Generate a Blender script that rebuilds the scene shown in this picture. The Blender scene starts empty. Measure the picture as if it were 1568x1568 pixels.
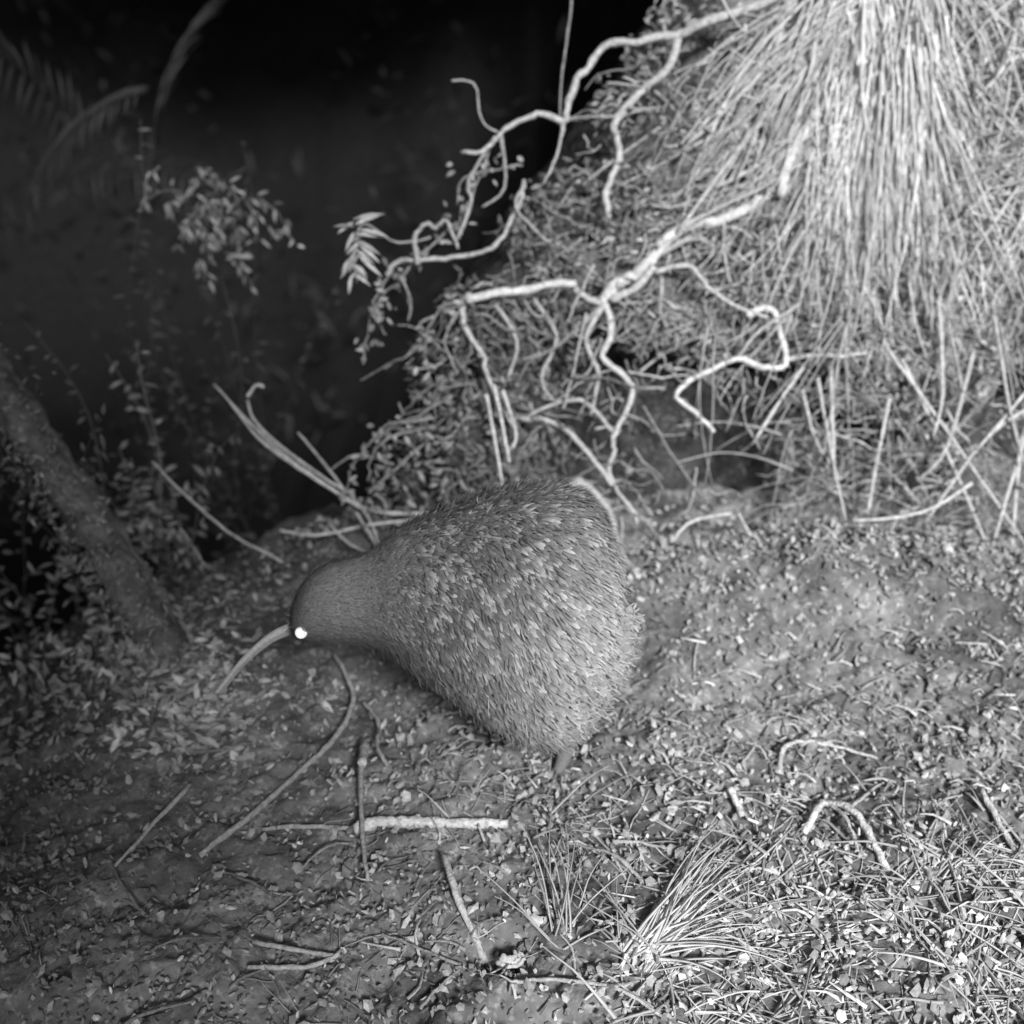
import bpy, math, random
from mathutils import Vector, noise
random.seed(11)
R=random.random
def U(a,b): return a+(b-a)*random.random()
def clamp(v,a=0.,b=1.): return max(a,min(b,v))
def sm(a,b,x):
    t=clamp((x-a)/(b-a)); return t*t*(3-2*t)
def interp(t,xs,ys):
    if t<=xs[0]: return ys[0]
    for i in range(len(xs)-1):
        if t<=xs[i+1]:
            k=(t-xs[i])/(xs[i+1]-xs[i]); k=k*k*(3-2*k)*.5+k*.5
            return ys[i]+(ys[i+1]-ys[i])*k
    return ys[-1]
def fbm(x,y,z,o=4): return noise.fractal(Vector((x,y,z)),0.9,2.1,o)

# ---------------------------------------------------------------- materials
def mat(name,scale=60,lo=.6,hi=1.3,rough=.85,spec=.25,bump=0,bscale=200,base=None,det=2,emit=0,speck=None):
    m=bpy.data.materials.new(name); m.use_nodes=True
    nt=m.node_tree; N=nt.nodes; Lk=nt.links
    p=N['Principled BSDF']; p.inputs['Roughness'].default_value=rough
    p.inputs['Specular IOR Level'].default_value=spec
    tc=N.new('ShaderNodeTexCoord')
    nz=N.new('ShaderNodeTexNoise'); nz.inputs['Scale'].default_value=scale; nz.inputs['Detail'].default_value=det
    nz.inputs['Roughness'].default_value=.7
    Lk.new(tc.outputs['Object'],nz.inputs['Vector'])
    mr=N.new('ShaderNodeMapRange'); mr.inputs[1].default_value=.3; mr.inputs[2].default_value=.7
    mr.inputs[3].default_value=lo; mr.inputs[4].default_value=hi
    Lk.new(nz.outputs['Fac'],mr.inputs[0])
    at=N.new('ShaderNodeAttribute'); at.attribute_name='shade'
    mu=N.new('ShaderNodeMath'); mu.operation='MULTIPLY'
    Lk.new(mr.outputs[0],mu.inputs[0])
    if base is None: Lk.new(at.outputs['Fac'],mu.inputs[1])
    else: mu.inputs[1].default_value=base
    out=mu.outputs[0]
    if speck:
        n2=N.new('ShaderNodeTexNoise'); n2.inputs['Scale'].default_value=speck[0]; n2.inputs['Detail'].default_value=2
        Lk.new(tc.outputs['Object'],n2.inputs['Vector'])
        m2=N.new('ShaderNodeMapRange'); m2.inputs[1].default_value=speck[1]; m2.inputs[2].default_value=speck[2]
        m2.inputs[3].default_value=0; m2.inputs[4].default_value=speck[3]
        Lk.new(n2.outputs['Fac'],m2.inputs[0])
        ad=N.new('ShaderNodeMath'); ad.operation='MULTIPLY_ADD'
        Lk.new(m2.outputs[0],ad.inputs[0]); Lk.new(at.outputs['Fac'],ad.inputs[1]); Lk.new(out,ad.inputs[2]); out=ad.outputs[0]
    cb=N.new('ShaderNodeCombineColor')
    for i in range(3): Lk.new(out,cb.inputs[i])
    Lk.new(cb.outputs[0],p.inputs['Base Color'])
    if bump:
        nb=N.new('ShaderNodeTexNoise'); nb.inputs['Scale'].default_value=bscale; nb.inputs['Detail'].default_value=2
        Lk.new(tc.outputs['Object'],nb.inputs['Vector'])
        b=N.new('ShaderNodeBump'); b.inputs['Strength'].default_value=bump; b.inputs['Distance'].default_value=.006
        Lk.new(nb.outputs['Fac'],b.inputs['Height']); Lk.new(b.outputs[0],p.inputs['Normal'])
    if emit:
        p.inputs['Emission Color'].default_value=(1,1,1,1); p.inputs['Emission Strength'].default_value=emit
    return m
M_soil=mat('soil',45,.7,1.25,.95,.05,.5,130,speck=(95,.56,.7,.9))
M_bank=mat('bank_earth',30,.4,1.5,.95,.05,1,110,speck=(100,.54,.68,1.2))
M_root=mat('root_bark',120,.6,1.25,.9,.1,.5,300)
M_straw=mat('dry_straw',60,.8,1.15,.85,.1)
M_leaf=mat('leaf',80,.7,1.25,.85,.08)
M_litter=mat('litter',150,.7,1.25,.9,.1)
M_feather=mat('feather',140,.85,1.12,.95,.03)
M_skin=mat('horn',200,.8,1.15,.5,.4)
M_eye=mat('eye_shine',10,1,1,.2,.5,base=.9,emit=.6)  # eye glint painted as a near-white base with its own glow
M_bark=mat('bark',25,.5,1.4,.9,.1,1,60)

# ---------------------------------------------------------------- mesh accumulator
class Acc:
    def __init__(s): s.v=[]; s.f=[]; s.c=[]
    def quadstrip(s,pts,side,ws,cols):
        b=len(s.v)
        for p,w,c in zip(pts,ws,cols):
            s.v.append(p-side*w); s.v.append(p+side*w); s.c+= [c,c]
        for i in range(len(pts)-1): s.f.append((b+2*i,b+2*i+1,b+2*i+3,b+2*i+2))
    def tube(s,pts,r0,r1,c,sides=5,sub=4,wob=0.,knob=.15,c1=None,endcap=True):
        pts=[Vector(p) for p in pts]
        P=[]
        n=len(pts)
        for i in range(n-1):
            a=pts[max(i-1,0)];b=pts[i];d=pts[i+1];e=pts[min(i+2,n-1)]
            for k in range(sub):
                t=k/sub
                P.append(.5*((2*b)+(d-a)*t+(2*a-5*b+4*d-e)*t*t+(3*b-a-3*d+e)*t**3))
        P.append(pts[-1]); m=len(P)
        if wob:
            for i in range(1,m-1): P[i]=P[i]+Vector((U(-wob,wob),U(-wob,wob),U(-wob,wob)))
        base=len(s.v)
        ref=Vector((.13,-1,.21))
        for i,p in enumerate(P):
            t=(P[min(i+1,m-1)]-P[max(i-1,0)])
            if t.length<1e-9: t=Vector((0,0,1))
            t.normalize()
            a=t.cross(ref)
            if a.length<.05: a=t.cross(Vector((1,0,0)))
            a.normalize(); b=t.cross(a)
            k=i/(m-1); r=(r0+(r1-r0)*k)*(1+U(-knob,knob))
            cc=c if c1 is None else c+(c1-c)*k
            for j in range(sides):
                an=2*math.pi*j/sides
                s.v.append(p+(a*math.cos(an)+b*math.sin(an))*r*(1+U(-knob,knob)*.5)); s.c.append(cc)
        for i in range(m-1):
            for j in range(sides):
                j2=(j+1)%sides
                s.f.append((base+i*sides+j,base+i*sides+j2,base+(i+1)*sides+j2,base+(i+1)*sides+j))
        if endcap:
            s.f.append(tuple(base+j for j in range(sides))[::-1]); s.f.append(tuple(base+(m-1)*sides+j for j in range(sides)))
    def leaf(s,p,d,n,L,W,c):
        d=d.normalized(); side=d.cross(n)
        if side.length<.01: side=d.cross(Vector((.3,.5,.8)))
        side.normalize(); n=side.cross(d).normalized()
        b=len(s.v)
        prof=[(0,.08),(.3,.8),(.6,.9),(1,.03)]
        for t,w in prof:
            q=p+d*(L*t)-n*(L*.25*t*t)
            s.v+= [q-side*(W*w*.5)+n*(W*.12*w),q,q+side*(W*w*.5)+n*(W*.12*w)]; s.c+=[c*.9,c*1.1,c*.9]
        for i in range(3):
            for j in range(2):
                o=b+i*3+j; s.f.append((o,o+1,o+4,o+3))
    def sprig(s,p,d,L,nl,ll,lw,c,droop=.25,r=.0016):
        pts=[];q=Vector(p);d=Vector(d).normalized()
        for k in range(7): pts.append(q.copy()); q=q+d*(L/6); d=(d+Vector((U(-.25,.25),U(-.2,.2),-droop))).normalized()
        s.tube(pts,r,r*.5,c*.9,4,2)
        for i in range(nl):
            t=(i+U(0,1))/nl*5.99; k=int(t); pp=pts[k].lerp(pts[k+1],t-k); tg=(pts[k+1]-pts[k]).normalized()
            sd=tg.cross(Vector((0,-.8,.6))).normalized()*(1 if R()<.5 else -1)
            s.leaf(pp+Vector((U(-.01,.01),U(-.01,.01),U(-.01,.01))),tg*U(-.2,.8)+sd*U(.2,1.1)+Vector((0,U(-.4,.2),-.4)),Vector((U(-.5,.5),-.7,.8)),ll*U(.5,1.2),lw*U(.6,1.2),c*U(.4,1.4))
    def chip(s,p,size,c,flat=.5,asp=.6):
        a=Vector((U(-1,1),U(-1,1),U(-flat,flat))).normalized()
        n=Vector((U(-flat,flat),U(-flat,flat),1)).normalized()
        b=n.cross(a).normalized()*asp
        k=len(s.v); m=random.choice((4,5,6)); ph=U(0,6)
        for j in range(m):
            an=ph+6.283*j/m
            r=size*U(.7,1.2)
            s.v.append(p+a*(math.cos(an)*r)+b*(math.sin(an)*r)+n*U(-.25,.25)*size); s.c.append(c)
        s.v.append(p+n*size*U(.15,.5)); s.c.append(c*1.05)
        for j in range(m): s.f.append((k+j,k+(j+1)%m,k+m))
    def build(s,name,m,parent=None,smooth=True):
        me=bpy.data.meshes.new(name); me.from_pydata([tuple(v) for v in s.v],[],s.f)
        at=me.color_attributes.new('shade','FLOAT_COLOR','POINT')
        buf=[]
        for c in s.c: buf+= [c,c,c,1]
        at.data.foreach_set('color',buf)
        me.materials.append(m)
        if smooth: me.polygons.foreach_set('use_smooth',[True]*len(me.polygons))
        me.update(); ob=bpy.data.objects.new(name,me); bpy.context.scene.collection.objects.link(ob)
        if parent: ob.parent=parent
        return ob
def empty(name):
    e=bpy.data.objects.new(name,None); bpy.context.scene.collection.objects.link(e); return e

# ---------------------------------------------------------------- terrain
def T(x,y):
    z=0.022*fbm(x*5,y*5,1.3,4)+.011*fbm(x*24,y*24,7,3) if abs(x)<3 and abs(y)<4 else 0.
    m=math.exp(-((x-.56)/.30)**2-((y-.40)/.16)**2)
    z+=(.11+.05*noise.noise(Vector((x*14,y*14,6))))*m
    z+=.035*math.exp(-((x-.25)/.2)**2-((y-.4)/.12)**2)
    z-=.45*sm(-.42,-1.5,x)
    g=sm(.62,2.3,y)*sm(.6,-.2,x)
    z-=1.1*g
    z-=.12*sm(.3,.75,y)*sm(-.25,-.6,x)
    z-=.05*math.exp(-((x+.01)/.030)**2-((y+.30)/.022)**2)
    z-=.05*math.exp(-((x-.03)/.05)**2-((y+.40)/.02)**2)
    z-=.03*math.exp(-((x+.42)/.06)**2-((y+.22)/.05)**2)
    if y>3.2: z+=(y-3.2)*.55*sm(3.2,5,y)*(1 if y<14 else 14/y)+.25*fbm(x*.8,y*.8,3,4)
    return z
def axis(fine0,fine1,step,lo,hi):
    a=[]; v=fine0
    while v<fine1: a.append(v); v+=step
    s=step; v=fine1
    while v<hi: a.append(v); s*=1.16; v+=s
    a.append(hi)
    s=step*1.16; v=fine0-s; b=[]
    while v>lo: b.append(v); s*=1.16; v-=s
    b.append(lo)
    return b[::-1]+a
xs=axis(-.95,.95,.0065,-70,70); ys=axis(-.6,.75,.0065,-40,90)
g=Acc()
for y in ys:
    for x in xs:
        z=T(x,y)
        if -1<x<1 and -.65<y<.9: z+=.006*noise.noise(Vector((x*60,y*60,0)))+.004*abs(noise.noise(Vector((x*120,y*120,5))))
        g.v.append(Vector((x,y,z)))
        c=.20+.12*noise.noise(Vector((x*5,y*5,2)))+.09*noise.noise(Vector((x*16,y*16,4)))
        c*=1-.4*sm(-.3,-.95,x)  # left-hand falloff of light painted into the soil colour
        c*=1-.5*sm(.15,.5,y)*sm(.1,-.25,x)   # shade painted into the soil colour along the gully lip
        c*=1-.92*sm(.7,1.5,y)  # gully soil painted near black in place of light falloff
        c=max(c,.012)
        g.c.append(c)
nx=len(xs)
for j in range(len(ys)-1):
    for i in range(nx-1):
        o=j*nx+i; g.f.append((o,o+1,o+nx+1,o+nx))
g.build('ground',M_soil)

# ---------------------------------------------------------------- earth bank
XE_Z=[-.9,-.1,0,.19,.34,.43,.53,.65,.82,1.3]; XE_X=[-.4,-.28,-.25,-.16,-.10,-.02,.08,.19,.30,.5]
def yb(x,z):
    zz=min(z,1.3)
    y=.57+.5*max(zz,0)+.1*min(zz,0)
    y+=.2*sm(.34,.2,z)*sm(-.02,.18,x)*sm(.75,.45,x)
    y+=.2*sm(.30,.2,z)*sm(.75,.9,x)+.12*sm(.2,.1,z)*sm(.4,.6,x)
    return y
def bank_pt(x,z,h=0):
    d=.05*fbm(x*5,9,z*5,4)+.014*fbm(x*26,3,z*26,3)
    return Vector((x,yb(x,z)-d-h,z-.3*d))
b=Acc()
rows=[]
z=-.9
while z<1.2: rows.append((z,0)); z+=.012 if z>-.1 else .06
for e in (.03,.1,.3,.8,1.6,3,6,10): rows.append((1.2+e*.12,e))
ncol=0
for z,e in rows:
    xe=interp(z,XE_Z,XE_X); cols=[]
    for yy in (6,3,1.5,.9,.6,.45): cols.append(Vector((xe+.25*yy,yb(xe,z)+yy+e,z)))
    x=0.
    while x<1.3:
        p=bank_pt(xe+x,z); p.y+=.3*math.exp(-x/.05)+e; cols.append(p); x+=.011
    for xx in (1.4,1.6,2,2.6,3.5,6): 
        p=bank_pt(xe+xx,z); p.y+=e; cols.append(p)
    for p in cols:
        b.v.append(p)
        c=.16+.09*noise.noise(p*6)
        c*=1-.62*sm(.34,.2,p.z)*sm(0,.15,p.x)  # hollow under the roots darkened in the colour, as painted shade
        c*=(.4+.6*sm(-.1,.35,p.x))*(1+1.4*sm(.3,.6,p.x)*sm(.3,.5,p.z))  # left end darkened as painted falloff; paler behind the straw
        c*=1-.7*sm(0,.25,p.y-yb(p.x,p.z)-e)  # side turning back painted darker, as if in shade
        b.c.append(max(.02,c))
    ncol=len(cols)
for j in range(len(rows)-1):
    for i in range(ncol-1):
        o=j*ncol+i; b.f.append((o,o+1,o+ncol+1,o+ncol))
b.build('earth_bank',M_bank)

# bank-face grid -> world (grid units 1.08 mm across, 0.965 mm up; h = stand-off from face)
def B(a,c,h=.02):
    z=(850-c)*.000965
    return Vector(((a-784)*.00108,.56+.5*max(z,0)-h,z))
BU=.00092

# ---------------------------------------------------------------- exposed roots
rt=Acc()
def root(L,r0,r1,c=.42,h=.03,wob=1.5,sides=6,jj=3.5):
    pts=[]
    for i,(a,d) in enumerate(L):
        j=0 if len(L)<3 else jj
        pts.append(B(a+U(-j,j),d+U(-j,j),h+U(-.01,.014)))
    rt.tube(pts,r0*BU,r1*BU,c,sides,4,wob*BU,.15)
roots=[
 ([(1200,-20),(1140,5),(1080,20),(1045,45),(1010,45),(970,50),(930,60),(900,95),(885,112),(868,150),(862,172),(830,160),(800,165),(778,185),(760,200),(735,215),(705,224)],9,4,.44),
 ([(1035,50),(1020,85),(985,120),(955,150),(940,172),(946,195),(945,225),(935,255),(925,280),(928,312)],8,6,.46),
 ([(1260,240),(1225,270),(1190,280),(1150,300),(1100,320),(1060,332),(1020,352),(995,385),(975,405),(945,425),(925,452)],9,13,.62),
 ([(1000,385),(975,420),(935,440)],8,7,.5),
 ([(925,450),(900,500),(915,560),(905,620)],6,3,.45),
 ([(930,450),(938,490),(922,530),(955,555),(972,582),(955,615),(940,650),(945,680),(932,702),(948,740),(970,765),(978,785)],7,3,.55),
 ([(972,582),(1020,578)],4,2,.4),
 ([(715,436),(760,428),(800,430),(840,415),(885,412)],8,7,.6),
 ([(720,435),(705,462),(715,490),(740,520),(745,545),(765,600),(790,640)],6,3,.48),
 ([(870,415),(900,440),(925,450)],6,7,.45),
 ([(1145,460),(1165,450),(1185,462),(1196,490),(1202,532),(1165,540),(1130,532),(1095,548),(1060,560),(1038,588),(1065,615),(1095,638)],7,4,.78),
 ([(1202,532),(1240,524),(1290,527),(1330,518)],5,3,.6),
 ([(590,410),(610,385),(640,377),(690,378),(740,370),(765,350),(785,325),(800,290),(805,265)],5,4,.4),
 ([(640,377),(638,345),(652,318),(670,330),(684,320),(700,355)],5,3,.36),
 ([(700,350),(722,290),(720,260),(760,195)],4,3,.36),
 ([(862,170),(850,225),(835,262)],4,2,.4),
 ([(875,-10),(868,60),(862,110),(855,180)],2.5,2,.25),
 ([(690,105),(725,112),(740,165),(762,190)],2,2,.36),
 ([(770,190),(770,270),(735,300)],4,2,.3),
 ([(805,265),(790,300),(830,345),(850,352)],4,2,.36),
 ([(1190,280),(1215,200),(1290,110)],8,12,.6),
 ([(925,452),(860,520),(800,540)],4,2,.36),
 ([(800,625),(860,640),(910,690),(940,720)],5,4,.5),
 ([(610,400),(632,440),(625,475)],3,2,.3),
 ([(1000,400),(1050,390),(1080,410),(1130,450),(1170,455)],5,3,.5),
 ([(1010,380),(1060,350),(1100,370),(1120,420)],6,4,.4),
 ([(985,600),(1040,690),(1080,745)],2,1.5,.3),
 ([(930,120),(1000,130),(1060,190)],3,2,.34),([(1090,60),(1060,150),(1100,190)],3,2,.34),([(890,270),(960,215),(1010,180)],3,2,.36),
 ([(1200,60),(1100,160),(1040,215)],4,2,.5),([(1210,110),(1120,230),(1040,330)],4,3,.55),([(1250,150),(1160,240),(1080,280)],5,3,.6),([(1190,150),(1090,200),(950,270)],3,2,.45),
 ([(760,450),(790,500),(780,560)],4,3,.4),([(820,440),(850,500),(830,560),(850,600)],4,3,.4),([(900,460),(880,540),(860,600)],3,2,.4),([(700,450),(680,500),(700,550)],3,2,.3),
 ([(980,560),(1040,520),(1110,490)],3,2,.4),([(940,640),(890,600),(830,610),(800,625)],4,3,.45),([(905,380),(890,420),(870,470)],3,2,.4),
 ([(862,722),(888,715),(915,735),(935,770),(943,812)],9,6,.4),
]
for L,a,c,s in roots: root(L,a,c,s*1.05,U(.03,.06))
for L in [[(745,560),(758,630),(770,700)],[(757,548),(768,600),(780,660)],[(770,560),(790,625),(785,650)],[(1238,530),(1262,640),(1290,772)],
          [(1262,520),(1268,610),(1272,700)],[(1352,570),(1340,650),(1320,740)],[(1375,520),(1460,690),(1530,850)],[(1350,500),(1440,620),(1568,800)],
          [(1568,560),(1555,720),(1550,880)],[(1010,820),(1050,762),(1115,742)],[(1125,740),(1150,785),(1172,828)],[(1232,780),(1180,820),(1108,862)],
          [(1600,560),(1500,620),(1410,760)],[(1568,600),(1520,760),(1500,850)],[(1230,540),(1190,590),(1155,650)],[(1222,560),(1245,640),(1285,700)],
          [(1110,865),(1112,830)],[(1480,700),(1400,740),(1290,750)],[(1568,800),(1480,790),(1420,800)],
          [(1420,420),(1430,560),(1415,620)],[(1500,440),(1530,600),(1568,700)],[(1480,500),(1440,640),(1400,700)],[(1600,430),(1570,520),(1480,640)]]:
    root(L,3.8,2.6,U(.5,.75),U(.05,.12),.6,5,0)
cnt=0
while cnt<900:
    a=U(560,1560); c=U(60,770)
    xe=interp((850-c)*.000965,XE_Z,XE_X)/.00108+784-60
    if a<xe: continue
    if 980<a<1200 and 590<c<860 and R()<.93: continue
    if c>640 and a<900 and R()<.5: continue
    L=[(a,c)]; an=U(0,6.28); n=random.randint(2,5); st=U(9,30); cnt+=1
    for k in range(n):
        an+=U(-.5,.5); a+=math.cos(an)*st; c+=abs(math.sin(an))*st*U(.3,1.2); L.append((a,c))
    bright=.14+.40*sm(700,1300,a)*R()+.28*R()**2
    root(L,U(1.3,3.4),1.2,bright,U(.0,.06),1.0,4)
rt.build('exposed_roots',M_root)

# ---------------------------------------------------------------- hanging dry grass on the bank
gs=Acc()
def strand(a,c,ang,L,droop,r,col,h0,h1,n=5,kink=.12):
    pts=[]
    for k in range(n+1):
        t=k/n; pts.append(B(a,c,h0+(h1-h0)*math.sin(min(1,t*1.3)*1.57)))
        ang+=U(-kink,kink)
        an=ang*(1-droop*t); a+=math.sin(an)*L/n; c+=math.cos(an)*L/n
    gs.tube(pts,r*BU,r*.4*BU,col,3,2,.5*BU,.2,endcap=False)
def lock(a,c,ang,L,n,r0,r1,c0,c1,spread=12,da=.09,h0=.02,h1=.1):
    hh=U(h0,h1); k_=U(.0,.5); cc=U(c0,c1)
    for i in range(n):
        strand(a+random.gauss(0,spread),c+random.gauss(0,spread*1.5),ang+random.gauss(0,da),L*U(.55,1.15),k_,U(r0,r1),min(.85,cc*U(.8,1.2)),hh+U(-.012,.012),hh*U(.3,1.3))
for i in range(92):    # central curtain
    a=random.gauss(1335,44); c=U(-130,150)
    lock(a,c,-(1345-a)/420+random.gauss(-.03,.15),U(190,400),random.randint(8,16),1.0,3.6,.5,.78,13,.10,.035,.085)
for i in range(22):    # left fan, sparse locks
    a=random.gauss(1262,45); c=U(-60,200)
    lock(a,c,-U(.45,1.0),U(180,360),random.randint(3,8),1.3,3.4,.42,.72,8,.08)
for i in range(14):
    a=random.gauss(1260,30); c=U(180,260)
    lock(a,c,-U(.1,.5),U(140,260),random.randint(4,9),1.3,3.2,.45,.75,8,.1)
for i in range(115):    # right side tangle
    a=U(1390,1700); c=U(-150,390)
    lock(a,c,random.gauss(.1,.85),U(70,240),random.randint(3,7),1.2,3.6,.36,.75,14,.38,.02,.1)
for i in range(28):    # lower tails
    a=random.gauss(1400,110); c=U(320,470)
    lock(a,c,U(-.6,.8),U(100,250),random.randint(2,5),1.2,3,.35,.65,12,.2,.04,.12)
for i in range(150):
    a=U(1180,1640); c=U(520,790)
    strand(a,c,U(-1.5,1.5),U(60,200),U(0,.5),U(1.1,2.9),U(.2,.6),U(.03,.12),U(-.02,.08))
for i in range(1200):   # thatch of broken straw on the face
    a=U(1080,1680); c=U(-60,500)
    if R()>sm(1020,1320,a)+.1: continue
    strand(a,c,U(-1.9,1.9),U(25,90),0,U(1.4,3.6),U(.25,.62),U(.0,.05),U(.0,.06),2,.3)
gs.build('hanging_dry_grass',M_straw)

# ---------------------------------------------------------------- moss and small leaves on bank
ml=Acc()
n=0
while n<9000:
    a=U(560,1600); c=U(-20,840)
    z=(850-c)*.000965; x=(a-784)*.00108
    xe=interp(z,XE_Z,XE_X)
    if x<xe-.05: continue
    if z<.27 and .1<x<.5 and R()<.92: continue
    if noise.noise(Vector((x*11,z*11,0)))<-.12: continue
    p=bank_pt(x,z,U(0,.022)); 
    if x<xe+.06: p.y+=.14*R()
    d=Vector((U(-1,1),U(-1,.2),U(-1,.6)))
    s=(.12+.36*R()**2)*(1+.8*sm(.2,.7,x))*(.45+.55*sm(-.2,.25,x))  # leaf tone dims to the left, falloff painted in
    ml.leaf(p,d,Vector((U(-.6,.6),-1,U(0,1))),U(.007,.022),U(.003,.008),s); n+=1
ml.build('bank_moss',M_leaf)

vn=Acc()
for L in [[(760,200),(720,290),(700,330)],[(700,330),(640,380),(600,430),(565,470),(555,540)],[(720,440),(670,460),(650,520),(660,570)],
          [(700,470),(720,520),(690,560),(660,600)],[(600,400),(570,455),(590,500)],[(800,240),(720,250),(700,300)],[(690,600),(600,640),(540,700),(520,760)],[(650,640),(580,660),(560,720)]]:
    pts=[B(a,c,U(.02,.05)) for a,c in L]; vn.tube(pts,.0022,.0014,.26,4,5,.004)
    for i in range(len(L)-1):
        for k in range(8):
            t=R(); a=L[i][0]+(L[i+1][0]-L[i][0])*t+random.gauss(0,12); c=L[i][1]+(L[i+1][1]-L[i][1])*t+random.gauss(0,12)
            vn.leaf(B(a,c,U(0,.07)),Vector((U(-1,1),U(-1,.3),U(-1,.4))),Vector((U(-.5,.5),-1,.6)),U(.010,.02),U(.005,.010),U(.12,.36))
for i in range(380):
    a=U(530,800); c=U(560,800)
    if a<1100-c*.75: continue
    vn.leaf(B(a,c,U(-.02,.05)),Vector((U(-1,1),U(-1,.3),U(-1,.8))),Vector((U(-.5,.5),-1,.6)),U(.01,.026),U(.004,.010),U(.08,.28))
vn.build('trailing_vine',M_leaf)

sp=Acc()
sp.tube([B(660,345,.05),B(610,350,.06),B(560,320,.07),B(545,360,.08),B(550,400,.08)],.0022,.0015,.28,5,5,.001)
for i in range(24):
    t=i/23; c=310+t*85; side=-1 if i%2 else 1
    base=B(550+U(-8,8),c,.08)
    d=Vector((side*U(.4,1.1)+.25,U(-.7,.1),.2-1.1*t+U(-.35,.35)))
    sp.leaf(base,d,Vector((U(-.4,.4),-.7,1)),U(.034,.058)*(1-.35*t),U(.006,.009),U(.24,.5))
sp.build('leafy_sprig',M_leaf)

# ---------------------------------------------------------------- slanting twigs left of the bird
tw=Acc()
def twig(L,r0,r1,c,h=.02): tw.tube([B(a,d,h) for a,d in L],r0*BU,r1*BU,c,5,5,.8*BU,.15)
for L,a,c,s in [([(320,580),(400,665),(480,728),(560,776),(655,782)],2.5,4,.5),([(345,608),(390,665),(450,710),(520,755)],2.5,4,.52),
    ([(372,605),(385,640),(440,690),(530,752)],3,3,.5),([(372,600),(385,582),(398,584)],3,3.5,.6),
    ([(222,700),(280,760),(350,818),(410,850),(452,890)],2.4,3.2,.55),([(420,808),(480,816),(560,800),(645,790)],3,3,.5),
    ([(450,655),(480,690),(520,742)],2.5,3,.4),([(265,805),(285,835),(302,872)],2,2,.4),([(660,660),(610,705),(560,750)],2,2.5,.3),
    ([(520,742),(560,790),(580,850)],3,2,.4),([(500,715),(540,690),(600,705)],2,2,.3),([(500,800),(530,830),(575,850)],3,2,.4),([(540,780),(570,830),(560,850)],3,2,.4)]:
    twig(L,a,c,s)
tw.build('slanting_twigs',M_root)

# ---------------------------------------------------------------- leaning mossy trunk at left
ln=Acc()
tp=[(-.46,.22,-.10),(-.5,.26,-.05),(-.56,.33,.01),(-.64,.42,.09),(-.74,.52,.18),(-.84,.62,.27),(-.94,.73,.36),(-1.05,.86,.46),(-1.3,1.15,.7)]
ln.tube(tp,.034,.026,.16,18,6,.003,.12)
ln.tube([Vector(p)+Vector((.028,.01,.0)) for p in tp],.014,.01,.15,10,6,.004,.15)
for i in range(1500):
    t=R(); p=Vector((-.47,.23,-.05)).lerp(Vector((-1.0,.8,.42)),t)+Vector((random.gauss(0,.028),U(-.045,.0),U(-.03,.035)))
    ln.leaf(p,Vector((U(-1,1),U(-1,0),U(-1,.6))),Vector((0,-1,.6)),U(.006,.016),U(.002,.006),U(.08,.34))
ln.build('mossy_leaning_trunk',M_bark)

# ---------------------------------------------------------------- undergrowth left
ug=Acc()
def clump(cx,cy,cz,rx,ry,rz,n,l0,l1,c0,c1,w=.4):
    for i in range(n):
        v=Vector((random.gauss(0,.5),random.gauss(0,.5),random.gauss(0,.5)))
        p=Vector((cx+v.x*rx,cy+v.y*ry,cz+v.z*rz)); L=U(l0,l1)
        p.z=max(p.z,T(p.x,p.y)+.003)
        ug.leaf(p,Vector((U(-1,1),U(-1,.4),U(-1,.7))),Vector((U(-.6,.6),-.7,1)),L,L*w,U(c0,c1))
clump(-.56,.30,-.03,.16,.16,.03,460,.010,.028,.2,.5)
clump(-.46,.15,-.02,.12,.12,.03,520,.010,.028,.3,.75)
clump(-.40,.08,-.0,.10,.10,.02,240,.010,.024,.25,.65)
clump(-.74,.25,-.08,.22,.25,.04,420,.012,.03,.14,.4)
clump(-.66,.52,.02,.10,.12,.06,160,.012,.028,.14,.34)
clump(-.30,.42,.0,.20,.12,.02,160,.008,.02,.1,.3)
for i in range(28):
    x=U(-1.0,-.6); y=U(.6,.95); ug.sprig((x,y,T(x,y)),(U(-.4,.3),U(-.3,.2),1),U(.25,.6),24,.026,.009,U(.1,.28),.12)
for i in range(12):
    x=U(-.85,-.45); y=U(1.0,1.4); ug.sprig((x,y,T(x,y)-.02),(U(-.3,.2),U(-.2,.2),1),U(.5,1.1),30,.026,.008,U(.04,.10),.05)
for i in range(26):  # scrambling vine, hanging clump
    p=Vector((-.57+random.gauss(0,.05),1.1+U(-.04,.04),.43+random.gauss(0,.04)))
    ug.sprig(p,(U(-1,1),-.3,U(-.6,.7)),U(.05,.13),8,.024,.008,U(.1,.32),.35)
ug.sprig((-.6,1.15,-.25),(0,0,1),.70,14,.02,.008,.08,0,.002)
ug.build('undergrowth_shrub',M_leaf)

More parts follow.
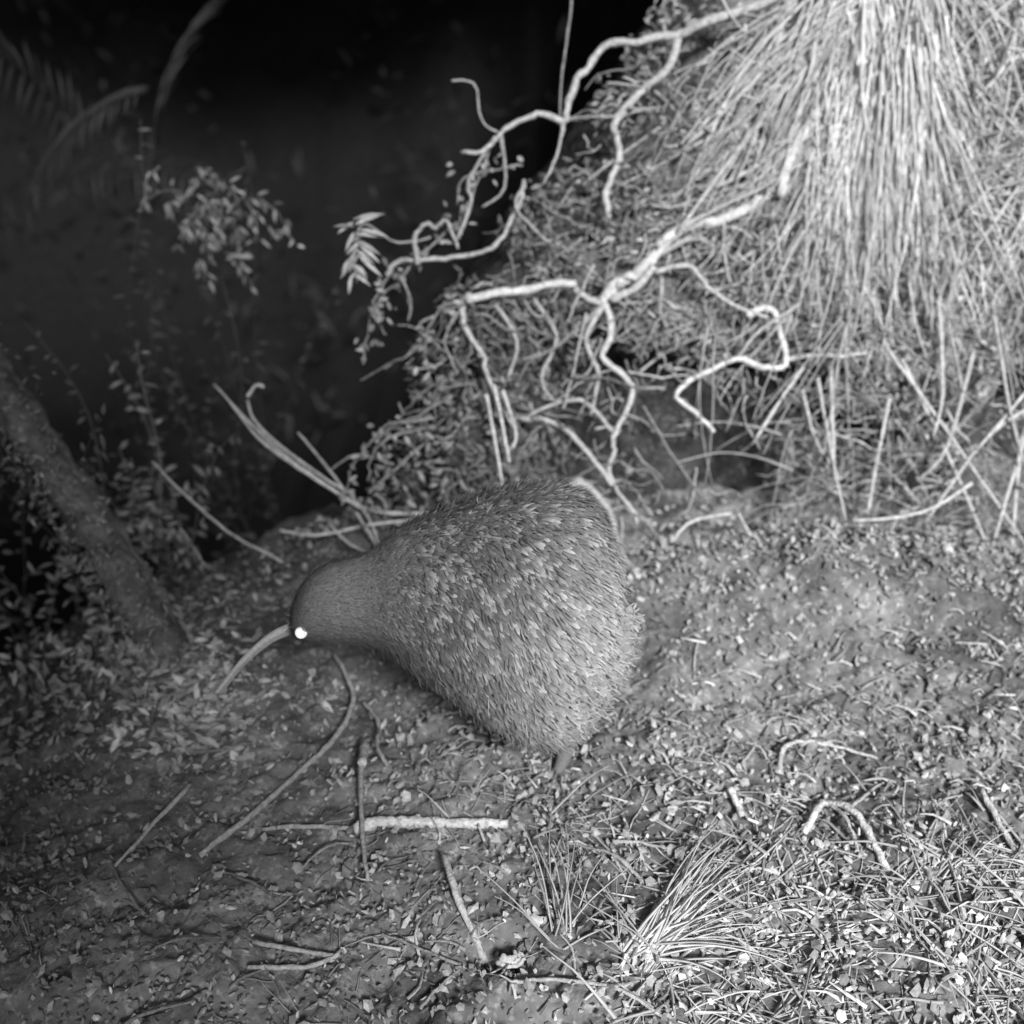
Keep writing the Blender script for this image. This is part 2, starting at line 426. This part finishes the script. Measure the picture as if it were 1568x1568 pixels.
fn=Acc()
def frond(p,d,L,c):
    pts=[];q=Vector(p);d=Vector(d).normalized()
    for k in range(9): pts.append(q.copy()); q+=d*(L/8); d=(d+Vector((U(-.05,.05),0,-.13))).normalized()
    fn.tube(pts,.002,.001,c,4,2)
    for k in range(1,9):
        for sb in (0,.33,.66):
            pp=pts[k-1].lerp(pts[k],sb+.01); t=(k+sb)/9.5; tang=(pts[k]-pts[k-1]).normalized()
            side=tang.cross(Vector((0,-.5,1))).normalized()
            for s in (-1,1): fn.leaf(pp,side*s+tang*.35,Vector((U(-.3,.3),-.5,1)),L*.2*math.sin(3.0*(t*.9+.1))*U(.7,1.1),.008,c*U(.4,1.2))
for (p,d,L,c) in [((-1.3,2.0,.1),(.5,-.3,.9),.7,.04),((-1.3,2.0,.1),(-.3,-.5,.9),.7,.04),((-1.25,2.,.2),(.9,-.2,.5),.6,.04),
    ((-1.35,1.8,.3),(.2,-.6,.8),.5,.04),((-1.0,2.2,.1),(.2,-.3,.9),.8,.03),((-1.0,2.2,.1),(-.4,-.3,.9),.8,.03)]:
    frond(p,d,L,c)  # fronds toned dark; part of the gully's shade is in the colour
fn.build('fern',M_leaf)
us=Acc()
for i in range(2600):
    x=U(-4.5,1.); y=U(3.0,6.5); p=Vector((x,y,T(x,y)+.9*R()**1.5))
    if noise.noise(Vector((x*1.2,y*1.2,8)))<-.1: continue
    us.leaf(p,Vector((U(-1,1),U(-1,1),U(-1,.5))),Vector((0,-.6,1)),U(.04,.13),U(.01,.03),U(.01,.035))  # near-black leaf tone stands in for the gully's shade
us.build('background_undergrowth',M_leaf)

# ---------------------------------------------------------------- ground litter
lt=Acc()
n=0
while n<24000:
    x=U(-.95,.95); y=-.55+1.3*R()**1.25
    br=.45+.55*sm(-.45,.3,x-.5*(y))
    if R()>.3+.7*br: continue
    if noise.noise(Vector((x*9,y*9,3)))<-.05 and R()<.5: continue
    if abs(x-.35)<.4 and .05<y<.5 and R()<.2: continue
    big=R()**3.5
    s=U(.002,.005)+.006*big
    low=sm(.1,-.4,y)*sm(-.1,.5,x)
    c=(.20+.44*R()**1.6)*(.6+.4*sm(-.75,-.1,x))*(1+.5*low)*(1-.4*sm(.15,.5,y)*sm(.1,-.25,x))  # painted shade to the left and at the gully lip; paler lower right
    if R()<.06: c*=1.6
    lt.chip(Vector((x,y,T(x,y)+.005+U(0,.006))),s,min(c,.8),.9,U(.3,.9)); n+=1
for i in range(1600):
    x=U(-.75,.85); y=U(-.5,.25) if R()<.8 else U(-.5,.6)
    k=sm(-.2,.45,x-.5*y)
    if R()>.1+.9*k: continue
    if k<.8 and R()<.4: continue
    a=U(0,3.14); L=U(.012,.045); z=T(x,y)+.009
    d=Vector((math.cos(a),math.sin(a),U(-.1,.25)))*L
    m_=Vector((x,y,z)); lt.tube([m_-d*.5,m_+Vector((U(-.006,.006),U(-.006,.006),.004)),m_+d*.5],U(.0008,.0024),.0008,U(.3,.75)*(.4+.6*sm(-.6,0,x)),3,2,0,.2)  # straws darken to the left, light falloff in their colour
lt.build('leaf_litter',M_litter,smooth=False)

def gp(x,y,h=.006): return Vector((x,y,T(x,y)+h))
st=Acc()
def stick(L,r0,r1,c,h=.009): st.tube([gp(*q[:2],h=(q[2] if len(q)>2 else h)) for q in L],r0,r1,c,6,6,.0010,.16)
stick([(-.315,-.104),(-.25,-.108),(-.19,-.112)],.003,.003,.5)
stick([(-.195,-.118),(-.17,-.108),(-.13,-.108),(-.07,-.112),(-.005,-.112)],.0085,.0065,.75,.012)
stick([(-.195,.055,.02),(-.197,.0,.03),(-.188,-.11,.03),(-.172,-.20,.01)],.004,.003,.45)
stick([(-.197,.03,.03),(-.194,-.03,.034)],.006,.006,.6,.03)
stick([(-.26,.22,.03),(-.225,.14,.03),(-.238,.06,.02),(-.272,.0),(-.325,-.08),(-.385,-.145)],.0032,.0045,.46)
stick([(-.21,.13,.03),(-.185,.09,.03),(-.18,.03,.02),(-.165,.0)],.003,.003,.4)
stick([(-.081,-.185,.03),(-.064,-.24,.02),(-.030,-.295)],.0035,.005,.6)
stick([(-.415,-.045,.03),(-.48,-.175,.01)],.0035,.002,.5)
stick([(.365,-.115),(.388,-.08,.022),(.405,-.062,.026),(.428,-.09,.02),(.442,-.13,.016),(.452,-.18)],.0045,.005,.8,.01)
stick([(.405,-.062,.026),(.418,-.10,.02),(.425,-.15,.01)],.003,.002,.6)
stick([(.355,.0),(.365,.035,.015),(.385,.045,.015),(.43,.05,.015),(.49,.02)],.004,.002,.65)
stick([(.60,-.06,.02),(.615,-.14),(.625,-.22)],.004,.004,.65)
stick([(-.29,-.30),(-.2,-.305)],.003,.003,.5)
stick([(-.29,-.335),(-.22,-.32),(-.19,-.30)],.003,.003,.5)
stick([(.28,-.055,.02),(.292,-.09)],.005,.004,.75)
stick([(-.0,-.36),(.04,-.345,.015),(.12,-.365,.012),(.2,-.42)],.0025,.002,.55)
for i in range(34):
    x=U(-.5,.7);y=U(-.45,.2);a=U(0,3.14);L=U(.04,.11);
    if abs(x-.02)<.16 and abs(y-.02)<.08: continue
    stick([(x,y,U(.004,.02)),(x+math.cos(a)*L*.5+U(-.01,.01),y+math.sin(a)*L*.5,U(.006,.02)),(x+math.cos(a)*L,y+math.sin(a)*L)],U(.0015,.003),.0015,U(.3,.6)*(.5+.5*sm(-.5,0,x)))  # stick tone fades to the left, falloff kept in the colour
st.build('fallen_sticks',M_root)

cl=Acc()
for k in range(3):
    r=.016-.004*k
    cl.tube([Vector((-.003+r*math.cos(a),-.312+r*.8*math.sin(a),T(-.003,-.335)+.008+.003*k)) for a in (-2.6,-1.8,-1,-.2,.6)],.003,.002,.6,6,4,.0012)
cl.build('curled_dead_leaf',M_litter)

gt=Acc()
def tuft(x,y,n,L0,L1,ax,ay,spread,c0,c1,up=.8,w=.0016,base=.012):
    for i in range(n):
        p=gp(x+random.gauss(0,base),y+random.gauss(0,base),0); d=Vector((ax+random.gauss(0,spread),ay+random.gauss(0,spread),up*U(.3,1.2))).normalized()
        L=U(L0,L1); pts=[]
        for k in range(6):
            q=p.copy(); q.z=max(q.z,T(q.x,q.y)+.004); pts.append(q); p=p+d*(L/5); d=(d+Vector((U(-.12,.12),U(-.12,.12),-.16))).normalized()
        gt.tube(pts,w*U(.7,1.4),.0006,U(c0,c1),3,2,0,.05,endcap=False)
tuft(.150,-.305,46,.10,.25,.6,.8,.14,.55,.85,.42,.0024)
tuft(.150,-.305,40,.08,.24,1.,.3,.22,.5,.8,.3,.002)
tuft(.150,-.305,10,.06,.13,-.4,.8,.3,.35,.6,.5)
tuft(.053,-.285,16,.07,.15,0,.6,.25,.4,.65,.7)
tuft(.06,-.10,16,.05,.12,.3,-.6,.4,.4,.6,.15)
tuft(.04,-.06,16,.03,.07,-.2,.3,.8,.3,.5,.5,.0015,.03)
for i in range(60):
    x=U(.12,.7);y=U(-.5,-.15)
    tuft(x,y,9,.05,.15,U(-.4,1),U(-.3,1),.35,.45,.8,.12,.002,.03)
for i in range(50):
    x=U(-.1,.75); tuft(x,U(-.5,0.1),6,.03,.08,U(-1,1),U(-1,1),.5,.3,.65,.2,.0014,.02)
for i in range(18):
    x=U(-.6,-.1); tuft(x,U(-.5,-.05),4,.03,.08,U(-1,1),U(-1,1),.5,.2,.45,.3,.0012,.02)
gt.build('grass_tuft',M_straw)

rb=Acc()
for i in range(2400):
    x=U(.12,.95); y=.44+random.gauss(0,.08)
    if y>.6: continue
    if R()<.55: rb.leaf(gp(x,y,U(0,.018)),Vector((U(-1,1),U(-1,1),U(-.2,1))),Vector((0,-.4,1)),U(.008,.018),U(.004,.009),U(.15,.5))
    else: rb.chip(gp(x,y,U(0,.012)),U(.003,.008),U(.2,.6),.9)
for i in range(70):
    rb.chip(gp(.04+random.gauss(0,.04),-.03+random.gauss(0,.03),U(.008,.018)),U(.004,.008),U(.2,.5),.9)
rb.build('bank_foot_debris',M_leaf)

# ---------------------------------------------------------------- KIWI
kiwi=empty('kiwi_bird')
ST=[ # x, zc, half height, half width, y
(-.272,.240,.005,.005,0),(-.267,.247,.021,.018,0),(-.252,.259,.039,.033,0),(-.230,.268,.049,.040,0),(-.206,.272,.053,.044,0),
(-.182,.275,.058,.051,.0),(-.160,.278,.068,.063,.0),(-.140,.279,.083,.077,0),(-.110,.276,.103,.092,0),(-.068,.267,.127,.107,0),
(-.029,.257,.152,.119,0),(.009,.246,.172,.127,0),(.045,.243,.179,.128,0),(.078,.255,.159,.113,0),(.104,.266,.120,.090,0),(.124,.269,.075,.058,0),(.134,.269,.010,.010,0)]
def body(s,th):
    f=clamp(s,0,.99999)*(len(ST)-1); i=int(f); t=f-i
    a=ST[max(i-1,0)];b_=ST[i];c=ST[i+1];e=ST[min(i+2,len(ST)-1)]
    v=[.5*(2*b_[k]+(c[k]-a[k])*t+(2*a[k]-5*b_[k]+4*c[k]-e[k])*t*t+(3*b_[k]-a[k]-3*c[k]+e[k])*t**3) for k in range(5)]
    v[2]=max(v[2],.002);v[3]=max(v[3],.002)
    ct,sn=math.cos(th),math.sin(th)
    w=v[3]*(1-.18*max(0,-sn))
    x=v[0]+.020*max(0,-sn)*sm(-.05,.08,v[0])
    return Vector((x,v[4]-ct*w,v[1]+sn*v[2]))
kb=Acc(); NS=80; NT=40
for i in range(NS+1):
    for j in range(NT):
        p=body(i/NS,2*math.pi*j/NT); kb.v.append(p)
        kb.c.append(.22)
for i in range(NS):
    for j in range(NT):
        j2=(j+1)%NT; kb.f.append((i*NT+j,i*NT+j2,(i+1)*NT+j2,(i+1)*NT+j))
kb.f.append(tuple(range(NT))); kb.f.append(tuple(NS*NT+j for j in range(NT))[::-1])
kb.build('body',M_feather,kiwi)
fe=Acc()
def feather(s,th):
    e=.004; p=body(s,th); ds=body(min(s+e,.9999),th)-body(max(s-e,0),th); dt=body(s,th+.01)-body(s,th-.01)
    if ds.length<1e-7 or dt.length<1e-7: return
    n=ds.cross(dt).normalized()
    c0=Vector((p.x,0,.25))
    if n.dot(p-c0)<0: n=-n
    t=ds.normalized()
    edge=.02*noise.noise(p*25)
    hd=sm(-.09,-.18,p.x+edge)
    dwn=Vector((0,0,-1)); dwn=dwn-n*dwn.dot(n)
    j=.5
    flow=t+dwn*(1.1*(1-hd)*sm(-.2,.0,p.x)+.1)+Vector((U(-j,j),U(-j,j),U(-j,j)))
    flow=flow-n*flow.dot(n)
    if flow.length<.1: return
    flow.normalize(); side=flow.cross(n).normalized()
    L=U(.009,.018)*(1-hd)+hd*U(.007,.013); W=U(.0013,.0026)*(1-hd)+hd*.0008
    lift=(.10+.35*R()**2)*(1-.2*hd)
    if R()<.14: lift=U(.5,1.); W*=.35
    pale=sm(-.14,.10,p.x*.9-(p.z-.25)*.8)          # lit lower rear painted paler into the feathers
    q=Vector((p.x+p.z*.45,p.y,p.z*.7-p.x*.35))
    fl=noise.noise(q*125)+.45*noise.noise(q*260)+U(-.12,.12)
    spot=sm(-.05,.5,fl)
    tip=(.17+.24*pale+spot*(.30-.10*pale))*U(.85,1.15); bs=tip*.6
    if hd>0: tip=tip*(1-hd)+hd*U(.29,.37); bs=bs*(1-hd)+hd*.27
    pts=[p+n*.0005,p+flow*L*.4+n*L*lift*.7,p+flow*L*.8+n*L*lift*1.0,p+flow*L+n*L*lift*1.0]
    fe.quadstrip(pts,side,[W*.7,W,W*.8,W*.15],[bs,(bs+tip)*.5,tip,tip*1.05])
k=0
while k<34000:
    s=R(); th=U(0,6.283); f=s*(len(ST)-1); i=min(int(f),len(ST)-2); hh=ST[i][2]+(ST[i+1][2]-ST[i][2])*(f-i)
    dx=abs(ST[i+1][0]-ST[i][0])+.7*abs(ST[i+1][2]-ST[i][2])
    if R()>hh*dx/(.178*.055): 
        if not(s<.4 and R()<.25): continue
    feather(s,th); k+=1
fe.build('plumage',M_feather,kiwi)
bl=Acc()
bl.tube([(-.250,-.004,.248),(-.272,-.004,.238),(-.300,-.006,.224),(-.335,-.010,.192),(-.374,-.014,.143)],.0070,.0024,.62,10,8,0,.02)
bl.tube([(-.255,-.004,.242),(-.272,-.004,.232),(-.300,-.006,.217),(-.335,-.010,.186),(-.370,-.014,.141)],.0043,.0018,.42,10,8,0,.02)
bl.build('bill',M_skin,kiwi)
import bmesh
for sgn,nm in ((-1,'eye_near'),(1,'eye_far')):
    bm=bmesh.new(); bmesh.ops.create_uvsphere(bm,u_segments=16,v_segments=10,radius=.0072)
    me=bpy.data.meshes.new(nm); bm.to_mesh(me); bm.free(); me.materials.append(M_eye)
    for pl in me.polygons: pl.use_smooth=True
    o=bpy.data.objects.new(nm,me); bpy.context.scene.collection.objects.link(o); o.parent=kiwi; o.location=(-.255,sgn*.033,.250)
lg=Acc()
for sx,sy in ((.060,-.010),(.030,.065)):
    z0=T(sx,sy)
    lg.tube([(sx-.01,sy*.8,.16),(sx-.015,sy,.11),(sx+.012,sy,.065),(sx,sy-.002,z0+.010)],.022,.007,.25,10,6,0,.03)
    for an,L in ((-.45,.046),(0,.054),(.45,.046)):
        q=[]
        for t in (0,.4,.75,1.):
            x=sx-math.cos(an)*L*t; y=sy+math.sin(an)*L*t
            q.append((x,y,T(x,y)+.006+.004*math.sin(t*3.14)))
        lg.tube(q,.005,.002,.24,8,4,0,.06)
    lg.tube([(sx,sy,z0+.015),(sx+.018,sy,z0+.01)],.005,.002,.24,8,3)
lg.build('legs_and_feet',M_skin,kiwi)

# ---------------------------------------------------------------- trees added out of frame to shade the gully and the left
def tree(name,base,crown,rad,n,ls,trunk_r,pw=.5):
    e=empty(name); t=Acc(); base=Vector(base); cr=Vector(crown)
    t.tube([base,base.lerp(cr,.4)+Vector((.08,.05,0)),base.lerp(cr,.8),cr+Vector((0,0,rad[2]*.4))],trunk_r,trunk_r*.3,.12,12,6,.01)
    for i in range(16):
        v=Vector((random.gauss(0,1),random.gauss(0,1),random.gauss(0,1))).normalized()
        q=cr+Vector((v.x*rad[0]*.6,v.y*rad[1]*.6,v.z*rad[2]*.6)); s=base.lerp(cr,U(.55,1.))
        t.tube([s,s.lerp(q,.5)+Vector((0,0,.08)),q],trunk_r*.2,.006,.12,6,4,.01)
    t.build('trunk',M_bark,e); l=Acc()
    for i in range(n):
        v=Vector((random.gauss(0,1),random.gauss(0,1),random.gauss(0,1))).normalized()*(R()**pw)
        p=cr+Vector((v.x*rad[0],v.y*rad[1],v.z*rad[2]))
        l.leaf(p,Vector((U(-1,1),U(-1,1),U(-1,.3))),Vector((U(-.5,.5),U(-.5,.5),1)),ls*U(.7,1.3),ls*.45,U(.05,.1))
    l.build('foliage',M_leaf,e)
tree('shade_tree',(-1.2,-3.7,T(-1.2,-3.7)-.05),(-.58,-2.75,2.47),(1.3,.9,1.5),4200,.14,.1,.62)
tree('shade_tree.001',(1.2,3.8,.9),(-.2,3.2,3.3),(2.8,1.3,1.8),4600,.30,.16)

# ---------------------------------------------------------------- light, sky, camera
Ld=Vector((.199,-.777,.598)).normalized()
sun=bpy.data.lights.new('sun','SUN'); sun.energy=5.0; sun.angle=math.radians(9); sun.color=(1,1,1)
so=bpy.data.objects.new('sun',sun); bpy.context.scene.collection.objects.link(so)
so.rotation_euler=Ld.to_track_quat('Z','Y').to_euler(); so.location=Ld*10
w=bpy.data.worlds.new('World'); bpy.context.scene.world=w; w.use_nodes=True
nt=w.node_tree; bg=nt.nodes['Background']; sk=nt.nodes.new('ShaderNodeTexSky'); sk.sky_type='NISHITA'; sk.sun_disc=False
sk.sun_elevation=math.asin(Ld.z); sk.sun_rotation=math.atan2(Ld.x,Ld.y)
bw=nt.nodes.new('ShaderNodeRGBToBW'); nt.links.new(sk.outputs[0],bw.inputs[0]); nt.links.new(bw.outputs[0],bg.inputs['Color'])
bg.inputs['Strength'].default_value=.05
cam=bpy.data.cameras.new('camera'); co=bpy.data.objects.new('camera',cam); bpy.context.scene.collection.objects.link(co)
co.location=(0,-1.3,1.15); co.rotation_euler=(math.radians(60),0,0)
cam.angle=2*math.atan(.4); cam.clip_end=300; cam.clip_start=.02
cam.dof.use_dof=True; cam.dof.focus_distance=1.42; cam.dof.aperture_fstop=3.0
bpy.context.scene.camera=co
bpy.context.scene.view_settings.view_transform='Standard'; bpy.context.scene.view_settings.look='None'; bpy.context.scene.view_settings.exposure=0
